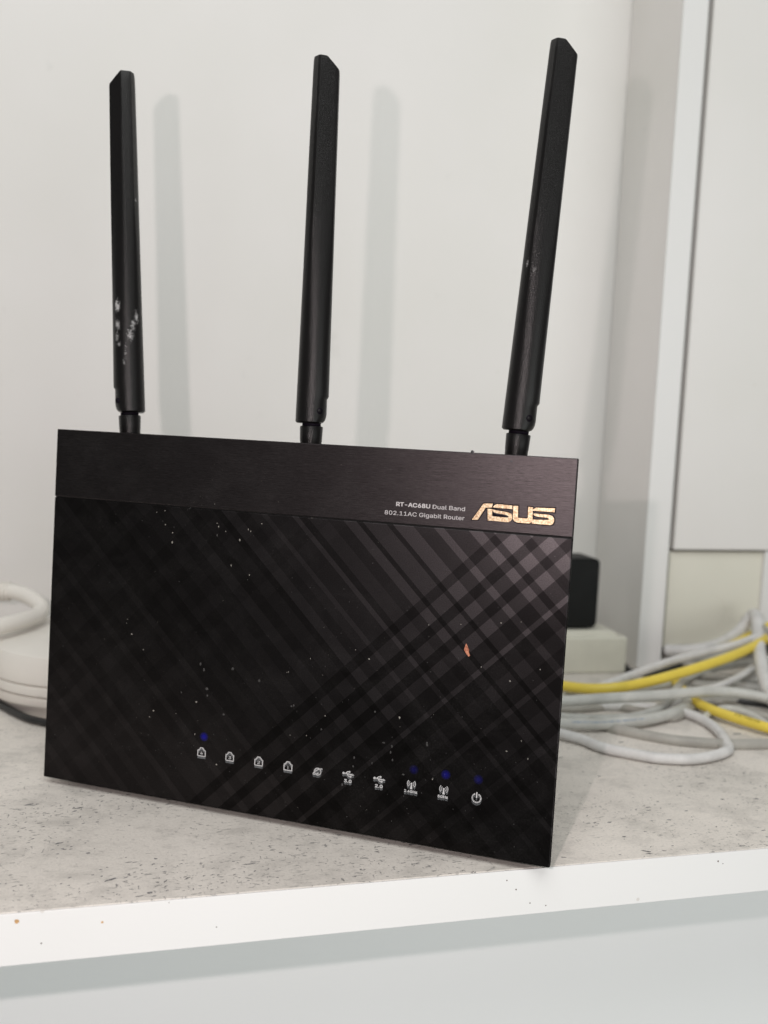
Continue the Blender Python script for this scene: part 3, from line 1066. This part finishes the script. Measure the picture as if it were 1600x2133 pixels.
for x, y, r in ((417, 1384, 1.6), (424, 1396, 1.5), (484, 1394, 1.8), (539, 1419, 1.8), (430, 1436, 1.8), (431, 1450, 1.4), (377, 1443, 1.0), (465, 1489, 1.4), (452, 1116, 1.2),
                (668, 1520, 1.2), (606, 1472, 1.1), (611, 1471, 1.0), (780, 1484, 1.2), (798, 1548, 1.4), (815, 1556, 1.5), (812, 1568, 1.4), (816, 1584, 1.3), (736, 1579, 1.4),
                (773, 1590, 1.2), (734, 1597, 1.2), (711, 1635, 1.2), (838, 1614, 1.2), (888, 1550, 1.8), (888, 1553, 1.4), (900, 1622, 1.0)):
    q = fuv(x, y)
    dull.append((q[0], q[1], r * 0.00035))
for _ in range(320):
    gx = rnd.gauss(0.2, 1)
    x = rnd.uniform(-.108, .108)
    dull.append((x, rnd.uniform(.002, .120) if rnd.random() < .7 else rnd.gauss(0.018, 0.012) % .12, rnd.uniform(.00007, .00020)))
for _ in range(45):
    q = fuv(rnd.gauss(402, 14), rnd.gauss(1038, 14))
    dull.append((q[0], q[1], rnd.uniform(.0001, .00028)))
blobs(dull, 0.25, 'faint_dust', M['dust2'])
dark = []
for x, y, r in ((1068, 961, 1.5), (986, 944, 1.3), (1014, 1018, .8), (1093, 993, .7), (1170, 1006, .7), (1177, 1009, .8), (1114, 1021, .7), (1139, 1028, .9), (1154, 1037, .7),
                (1074, 1092, 1.1), (1161, 1087, 1.2), (1149, 1101, 1.0), (1145, 1053, .6), (1128, 1039, .5), (1057, 979, .6), (1172, 998, .5), (1160, 1054, .5)):
    q = fuv(x, y)
    dark.append((q[0], q[1], r * 0.00075))
blobs(dark, 0.06, 'dark_drips', M['dark_drop'], 10)

# ================================================================== THINGS BEHIND, RIGHT
def world_box(name, lo, hi, bev, mat, rz, org, parent=None, seg=3):
    me = box([lo[i] - org[i] for i in range(3)], [hi[i] - org[i] for i in range(3)], bev, seg)
    return me


bx = at(1303, 1402, 2, 0.0)
bl = at(1180, 1412, 2, 0.0)
E_ = empty('socket_block', (bx.x, bx.y, 0.0), math.radians(-3))
tag(E_, 'aged cream power socket block on the shelf behind the right edge of the router', 'socket block')
top = at(1303, 1328, 1, bx.y)
hB = top.z
o = auto_smooth(link('lower_case', box((-0.12, 0.0, 0.0), (0.0, 0.045, hB), 0.0012, 3), M['cream_block'], E_), 40)
o = auto_smooth(link('upper_case', loft([[(-0.12, 0.002, hB - 0.0005), (-0.0065, 0.002, hB - 0.0005), (-0.0065, 0.043, hB - 0.0005), (-0.12, 0.043, hB - 0.0005)],
                             [(-0.12, 0.004, hB + 0.0040), (-0.0105, 0.004, hB + 0.0040), (-0.0105, 0.041, hB + 0.0040), (-0.12, 0.041, hB + 0.0040)]], smooth=False), M['cream_block'], E_), 20)
ad0 = at(1243, 1309, 1, bx.y + 0.008)
ad1 = at(1257, 1163, 1, bx.y + 0.008)
E2 = empty('power_adapter', (ad0.x, bx.y + 0.008, hB + 0.0042), math.radians(-2))
tag(E2, 'black rounded power adapter plugged upright on the cream socket block', 'power adapter')
aw = 0.055
hA = ad1.z - ad0.z


def rrect(x0, x1, z0, z1, r, y, n=6):
    out = []
    for cx_, cz_, a0 in ((x1 - r, z0 + r, -90), (x1 - r, z1 - r, 0), (x0 + r, z1 - r, 90), (x0 + r, z0 + r, 180)):
        out += [(cx_ + r * math.cos(math.radians(a0 + 90 * k / n)), y, cz_ + r * math.sin(math.radians(a0 + 90 * k / n))) for k in range(n + 1)]
    return out


rg = []
for dy, ins in ((0.0, 0.0014), (0.0005, 0.0005), (0.0014, 0.0), (0.0266, 0.0), (0.0275, 0.0005), (0.028, 0.0014)):
    rg.append(rrect(-aw + ins, -ins, 0.001 + ins, hA - ins, 0.0036 - ins * 0.6, dy))
o = auto_smooth(link('case', loft(rg), M['black_soft'], E2), 40)
o = auto_smooth(link('plug_base', box((-aw + 0.006, 0.004, -0.0006), (-0.0045, 0.024, 0.0016), 0.0004, 2), M['black_cord'], E2), 30)


# cables: measured sight points dropped at their height above the shelf
def Z2(x, y):
    return 1140 + x / 3.478, 1120 + y / 3.478


def cable(name, pts, r, mat, label, cat='cable', group='network cables tangled on the shelf', zoom=True, h0=None):
    P = []
    for q in pts:
        x, y = Z2(q[0], q[1]) if zoom else (q[0], q[1])
        P.append(at(x, y, 2, q[2]))
    org = P[0].copy()
    me, path = tube([q - org for q in P], r)
    root_ = empty(name, org)
    o = link('sheath', me, mat, root_)
    tag(root_, label, cat, group)
    root_['n'] = 0
    del root_['n']
    return root_, [q + org for q in path], o


R0 = 0.0027
cable('yellow_cable', [(-60, 1050, .010), (120, 1075, .010), (300, 1095, .011), (500, 1088, .013), (700, 1052, .015), (900, 1000, .018), (1100, 940, .021), (1300, 872, .024), (1480, 796, .027), (1640, 700, .030)],
      0.0031, M['c_yellow'], 'upper yellow network cable rising from the router to the right edge')
yc, ypath, ysh = cable('yellow_cable', [(900, 1000, .009), (935, 1050, .0085), (1000, 1120, .007), (1080, 1190, .006), (1200, 1250, .0055), (1400, 1318, .005), (1600, 1378, .0045), (1760, 1420, .004)],
                       0.0029, M['c_yellow'], 'lower yellow network cable with black print running down to the right edge')
cable('white_cable', [(330, 1100, .006), (440, 1062, .009), (550, 1020, .012), (700, 965, .016), (900, 895, .020), (1100, 845, .023), (1300, 795, .026), (1480, 735, .029), (1640, 660, .032)],
      R0, M['c_white'], 'white network cable lying just above the upper yellow cable')
cable('white_cable', [(860, 815, .012), (1000, 818, .014), (1150, 800, .017), (1300, 745, .020), (1400, 670, .026), (1460, 590, .034), (1498, 555, .038), (1520, 600, .036), (1528, 700, .030), (1540, 850, .024), (1570, 1000, .018), (1610, 1120, .013), (1680, 1240, .010)],
      0.0041, M['c_white'], 'thick white cable looping up over the others at the right edge')
cable('grey_cable', [(60, 1190, .012), (200, 1180, .013), (400, 1166, .014), (700, 1150, .014), (900, 1135, .014), (1100, 1118, .014), (1300, 1118, .013), (1500, 1145, .012), (1640, 1180, .011)],
      0.0030, M['c_grey'], 'pale grey cable crossing level beneath the upper yellow cable')
cable('grey_cable', [(20, 1290, .004), (200, 1305, .0035), (400, 1312, .0035), (600, 1300, .004), (750, 1262, .005), (840, 1215, .006), (880, 1170, .008), (940, 1090, .010), (1010, 1030, .010), (1120, 975, .010), (1300, 930, .009), (1480, 908, .008), (1640, 905, .007)],
      0.0024, M['c_grey'], 'thin grey cable curling up behind the level grey cable')
lc, lpath, lsh = cable('white_cable', [(20, 1350, .0045), (200, 1350, .0045), (350, 1352, .0045), (500, 1342, .0045), (700, 1322, .0045), (880, 1280, .0045), (1000, 1220, .0045), (1035, 1150, .006), (1000, 1090, .005), (1060, 1040, .004), (1200, 1030, .004), (1350, 1060, .0035), (1500, 1088, .003), (1640, 1090, .003)],
      0.0031, M['c_grey'], 'white cable with faint blue print leaving the router low at its right side')
cable('white_cable', [(0, 1395, .004), (120, 1425, .0035), (250, 1462, .003), (400, 1520, .003), (600, 1562, .003), (800, 1595, .003), (1000, 1605, .003), (1150, 1592, .003), (1290, 1552, .003), (1310, 1510, .003), (1240, 1400, .003), (1130, 1320, .003), (1000, 1270, .003), (850, 1240, .0025), (700, 1225, .0025), (400, 1220, .0025), (0, 1215, .0025)],
      R0, M['c_white'], 'white cable curving forward lowest on the shelf, nearest its edge')
cable('flat_grey_cable', [(300, 1330, .002), (480, 1385, .002), (700, 1432, .002), (900, 1468, .002), (1100, 1488, .002), (1300, 1500, .002), (1500, 1500, .002), (1660, 1496, .002)],
      0.0030, M['c_dim'], 'dusty beige grey cable lying under the white curve to the right edge')
cable('grey_cable', [(1050, 1200, .003), (1250, 1190, .003), (1400, 1240, .003), (1500, 1275, .003), (1660, 1320, .003)],
      0.0026, M['c_dim'], 'dusty grey cable end between the level cable and the lower yellow one')
cable('black_cable', [(1280, 1165, .002), (1420, 1185, .002), (1560, 1200, .002), (1680, 1220, .002)],
      0.0030, M['black_cord'], 'short black cable lying in the tangle at the right edge')
cable('grey_cable', [(1100, 1000, .008), (1250, 1010, .007), (1400, 1020, .007), (1560, 960, .009), (1680, 930, .009)],
      0.0026, M['c_dim'], 'dusty cable lying deepest in the tangle under the white panel')
cable('black_cable', [(560, 935, .002), (620, 975, .002), (760, 985, .002), (880, 960, .002), (960, 930, .002)],
      0.0022, M['black_cord'], 'thin black cable at the foot of the upright board', group='network cables tangled on the shelf')


cable('grey_cable', [(1180, 1075, .004), (1320, 1100, .004), (1450, 1120, .0035), (1560, 1128, .0035), (1680, 1130, .0035)],
      0.0022, M['c_grey'], 'thin pale cable lying between the level grey cable and the dusty deep one')
cable('white_cable', [(870, 812, .005), (960, 850, .006), (1080, 880, .010), (1250, 860, .016), (1400, 800, .022), (1500, 745, .028), (1660, 640, .034)],
      0.0023, M['c_grey'], 'thin white cable rising right behind the upper yellow cable')
cable('grey_cable', [(1040, 1290, .002), (1150, 1335, .002), (1230, 1395, .002), (1275, 1455, .002), (1268, 1520, .002)],
      0.0022, M['c_dim'], 'thin dusty cable bending forward inside the lowest white curve')
cable('white_cable', [(1535, 640, .033), (1570, 690, .031), (1600, 720, .030), (1680, 780, .029)],
      0.0024, M['c_white'], 'short white cable beside the tall loop at the right edge')
cable('yellow_cable', [(1290, 800, .018), (1400, 745, .022), (1500, 690, .026), (1600, 640, .030), (1680, 600, .033)],
      0.0026, M['c_yellow'], 'thin yellow cable highest at the right edge behind the white loop')


cable('grey_cable', [(0, 1235, .002), (250, 1240, .002), (480, 1225, .002), (700, 1262, .002), (900, 1310, .002), (1020, 1250, .003), (1150, 1180, .003), (1400, 1170, .003), (1680, 1200, .003)],
      0.0023, M['c_dim'], 'thin dusty cable snaking flat on the shelf under the crossing white cables')
cable('white_cable', [(0, 1150, .004), (250, 1140, .004), (500, 1128, .005), (760, 1085, .006), (980, 1055, .006), (1200, 1062, .005), (1450, 1035, .005), (1680, 1010, .005)],
      0.0022, M['c_grey'], 'thin pale cable following just under the upper yellow cable')


cable('grey_cable', [(830, 1250, .0025), (950, 1180, .003), (1080, 1110, .008), (1230, 1080, .011), (1400, 1000, .013), (1540, 905, .016), (1680, 850, .018)],
      0.0021, M['c_white'], 'thin white cable climbing from the shelf to the right edge across the tangle')
cable('grey_cable', [(1110, 1330, .002), (1180, 1270, .003), (1290, 1235, .003), (1430, 1262, .003), (1560, 1330, .002), (1680, 1420, .002)],
      0.0020, M['c_grey'], 'thin pale cable bowing over the shelf near the lower yellow cable')
cable('white_cable', [(900, 790, .010), (1050, 790, .012), (1200, 765, .016), (1340, 690, .022), (1440, 610, .030), (1530, 620, .034), (1600, 680, .033), (1690, 760, .032)],
      0.0019, M['c_dim'], 'thin dusty cable along the foot of the cream cover')


def along(path, s0, body, h, mat, name, parent, lift, org):
    """print lettering along a cable, facing the camera side"""
    x = 0.0
    Ltot = [0.0]
    for a, b in zip(path, path[1:]):
        Ltot.append(Ltot[-1] + (b - a).length)
    me = text_mesh(body, h / 0.7, 0.0, name, extrude=0.0)
    for vv in me.vertices:
        s = s0 + vv.co.x
        k = max(i for i in range(len(Ltot)) if Ltot[i] <= s or i == 0)
        k = min(k, len(path) - 2)
        t = (s - Ltot[k]) / max(1e-6, Ltot[k + 1] - Ltot[k])
        p0 = path[k].lerp(path[k + 1], t)
        tg = (path[k + 1] - path[k]).normalized()
        view = (CAM - p0)
        nrm = (Vector((0, -0.75, 0.66)))
        nrm = (nrm - tg * nrm.dot(tg)).normalized()
        up = nrm.cross(tg).normalized()
        d = (vv.co.z - h / 2)
        ang = d / lift
        vv.co = p0 + nrm * lift * math.cos(ang) + up * lift * math.sin(ang) - org
    o = link(name, me, mat, parent)
    return o


org = Vector(yc.location)
along(ypath, 0.078, 'PVC TYPE CM', 0.0022, M['ink_black'], 'cable_print', yc, 0.00300, org)

# worn blue print: short unreadable dashes
bm = bmesh.new()
rnd = random.Random(3)
Lq = [0.0]
for a, b in zip(lpath, lpath[1:]):
    Lq.append(Lq[-1] + (b - a).length)
sv = 0.012
lorg = Vector(lc.location)
while sv < 0.055:
    k = max(i for i in range(len(Lq)) if Lq[i] <= sv)
    p0 = lpath[k].lerp(lpath[k + 1], (sv - Lq[k]) / (Lq[k + 1] - Lq[k]))
    tg = (lpath[k + 1] - lpath[k]).normalized()
    nrm = Vector((0, -0.8, 0.6))
    nrm = (nrm - tg * nrm.dot(tg)).normalized()
    up = nrm.cross(tg).normalized()
    wd, hgt = rnd.uniform(.0004, .0011), rnd.uniform(.0003, .0008)
    vs = [bm.verts.new(p0 + nrm * 0.00322 + tg * a * wd + up * b * hgt - lorg) for a, b in ((-.5, -.5), (.5, -.5), (.5, .5), (-.5, .5))]
    bm.faces.new(vs)
    sv += wd + rnd.uniform(.0002, .0009)
pm = link('cable_print', mesh(bm, 'cable_print'), M['ink_blue'], lc)
tag(pm, kind='stuff')

# ================================================================== THINGS BEHIND, LEFT
pc = at(195, 1504, 2, 0.0)
pr_ = 0.058
vd = Vector((pc.x - CAM.x, pc.y - CAM.y)).normalized()
pcx, pcy = pc.x + vd.x * (pr_ - 0.004), pc.y + vd.y * (pr_ - 0.004)
E3 = empty('round_hub', (pcx, pcy, 0.0))
tag(E3, 'round white puck shaped network device behind the left edge of the router', 'network device')


def lathe(prof, seg=72):
    return loft([[(r * math.cos(k * 2 * math.pi / seg), r * math.sin(k * 2 * math.pi / seg), z) for k in range(seg)] for r, z in prof], True)


zt = 0.0345
o = auto_smooth(link('upper_shell', lathe([(pr_ - 0.002, 0.0186), (pr_ - 0.0004, 0.0190), (pr_, 0.0205), (pr_ - 0.0012, zt - 0.004), (pr_ - 0.0022, zt - 0.0012), (pr_ - 0.005, zt), (0.002, zt + 0.003)]), M['white_plastic'], E3), 40)
o = auto_smooth(link('middle_ring', lathe([(pr_ - 0.003, 0.0126), (pr_ - 0.0008, 0.0130), (pr_ - 0.0004, 0.0140), (pr_ - 0.0006, 0.0178), (pr_ - 0.0022, 0.0185)]), M['white_plastic'], E3), 40)
o = auto_smooth(link('lower_lip', lathe([(pr_ - 0.004, 0.0070), (pr_ - 0.0016, 0.0072), (pr_ - 0.0010, 0.0084), (pr_ - 0.0012, 0.0120), (pr_ - 0.0030, 0.0125)]), M['white_plastic_b'], E3), 40)
o = auto_smooth(link('base_ring', lathe([(pr_ - 0.007, 0.0), (pr_ - 0.006, 0.001), (pr_ - 0.0045, 0.0069)]), M['white_plastic_b'], E3), 40)

# thick white lead with ribbed strain relief, lying on the hub
hz = zt + 0.006
P = [at(x, y, 1, yy) for x, y, yy in ((-60, 1238, .315), (-10, 1232, .312), (25, 1232, .308), (60, 1243, .300), (84, 1262, .290), (80, 1280, .278), (50, 1292, .262), (10, 1302, .250), (-40, 1314, .240))]
org = P[0].copy()
me, path = tube([q - org for q in P], 0.0046, 18)
E4 = empty('white_lead', org)
tag(E4, 'thick white lead looping beside the left edge above the round white device', 'cable')
link('sheath', me, M['white_plastic'], E4)
bodyP = [at(x, 1232, 1, .313) for x in (-50, -30, -10)]
ax = (at(24, 1232, 1, .309) - at(-20, 1231, 1, .313))
b0 = at(-20, 1231, 1, .313)
for k in range(5):
    t0 = k / 5 * 1.0
    c0 = b0 + ax * (t0 + 0.02)
    c1 = b0 + ax * (t0 + 0.14)
    me, _ = tube([c0 - org, (c0 + c1) / 2 - org, c1 - org], 0.0058, 18, 3, rfun=lambda i, n: 0.0062 - 0.0006 * abs(i - n / 2) / (n / 2))
    link('relief_rib', me, M['white_plastic'], E4)

# black lead curving round the hub into the back of the router
P = [at(x, y, 2, 0.0024) for x, y in ((-60, 1430), (-20, 1456), (20, 1478), (55, 1495), (85, 1503), (112, 1507), (150, 1505))]
org = P[0].copy()
me, path = tube([q - org for q in P], 0.0019)
E5 = empty('black_lead', org)
tag(E5, 'thin black power lead curving round the white device to the router', 'cable')
link('sheath', me, M['black_cord'], E5)

for ob in COL.objects:
    if ob.name.startswith('tmp'):
        bpy.data.objects.remove(ob)
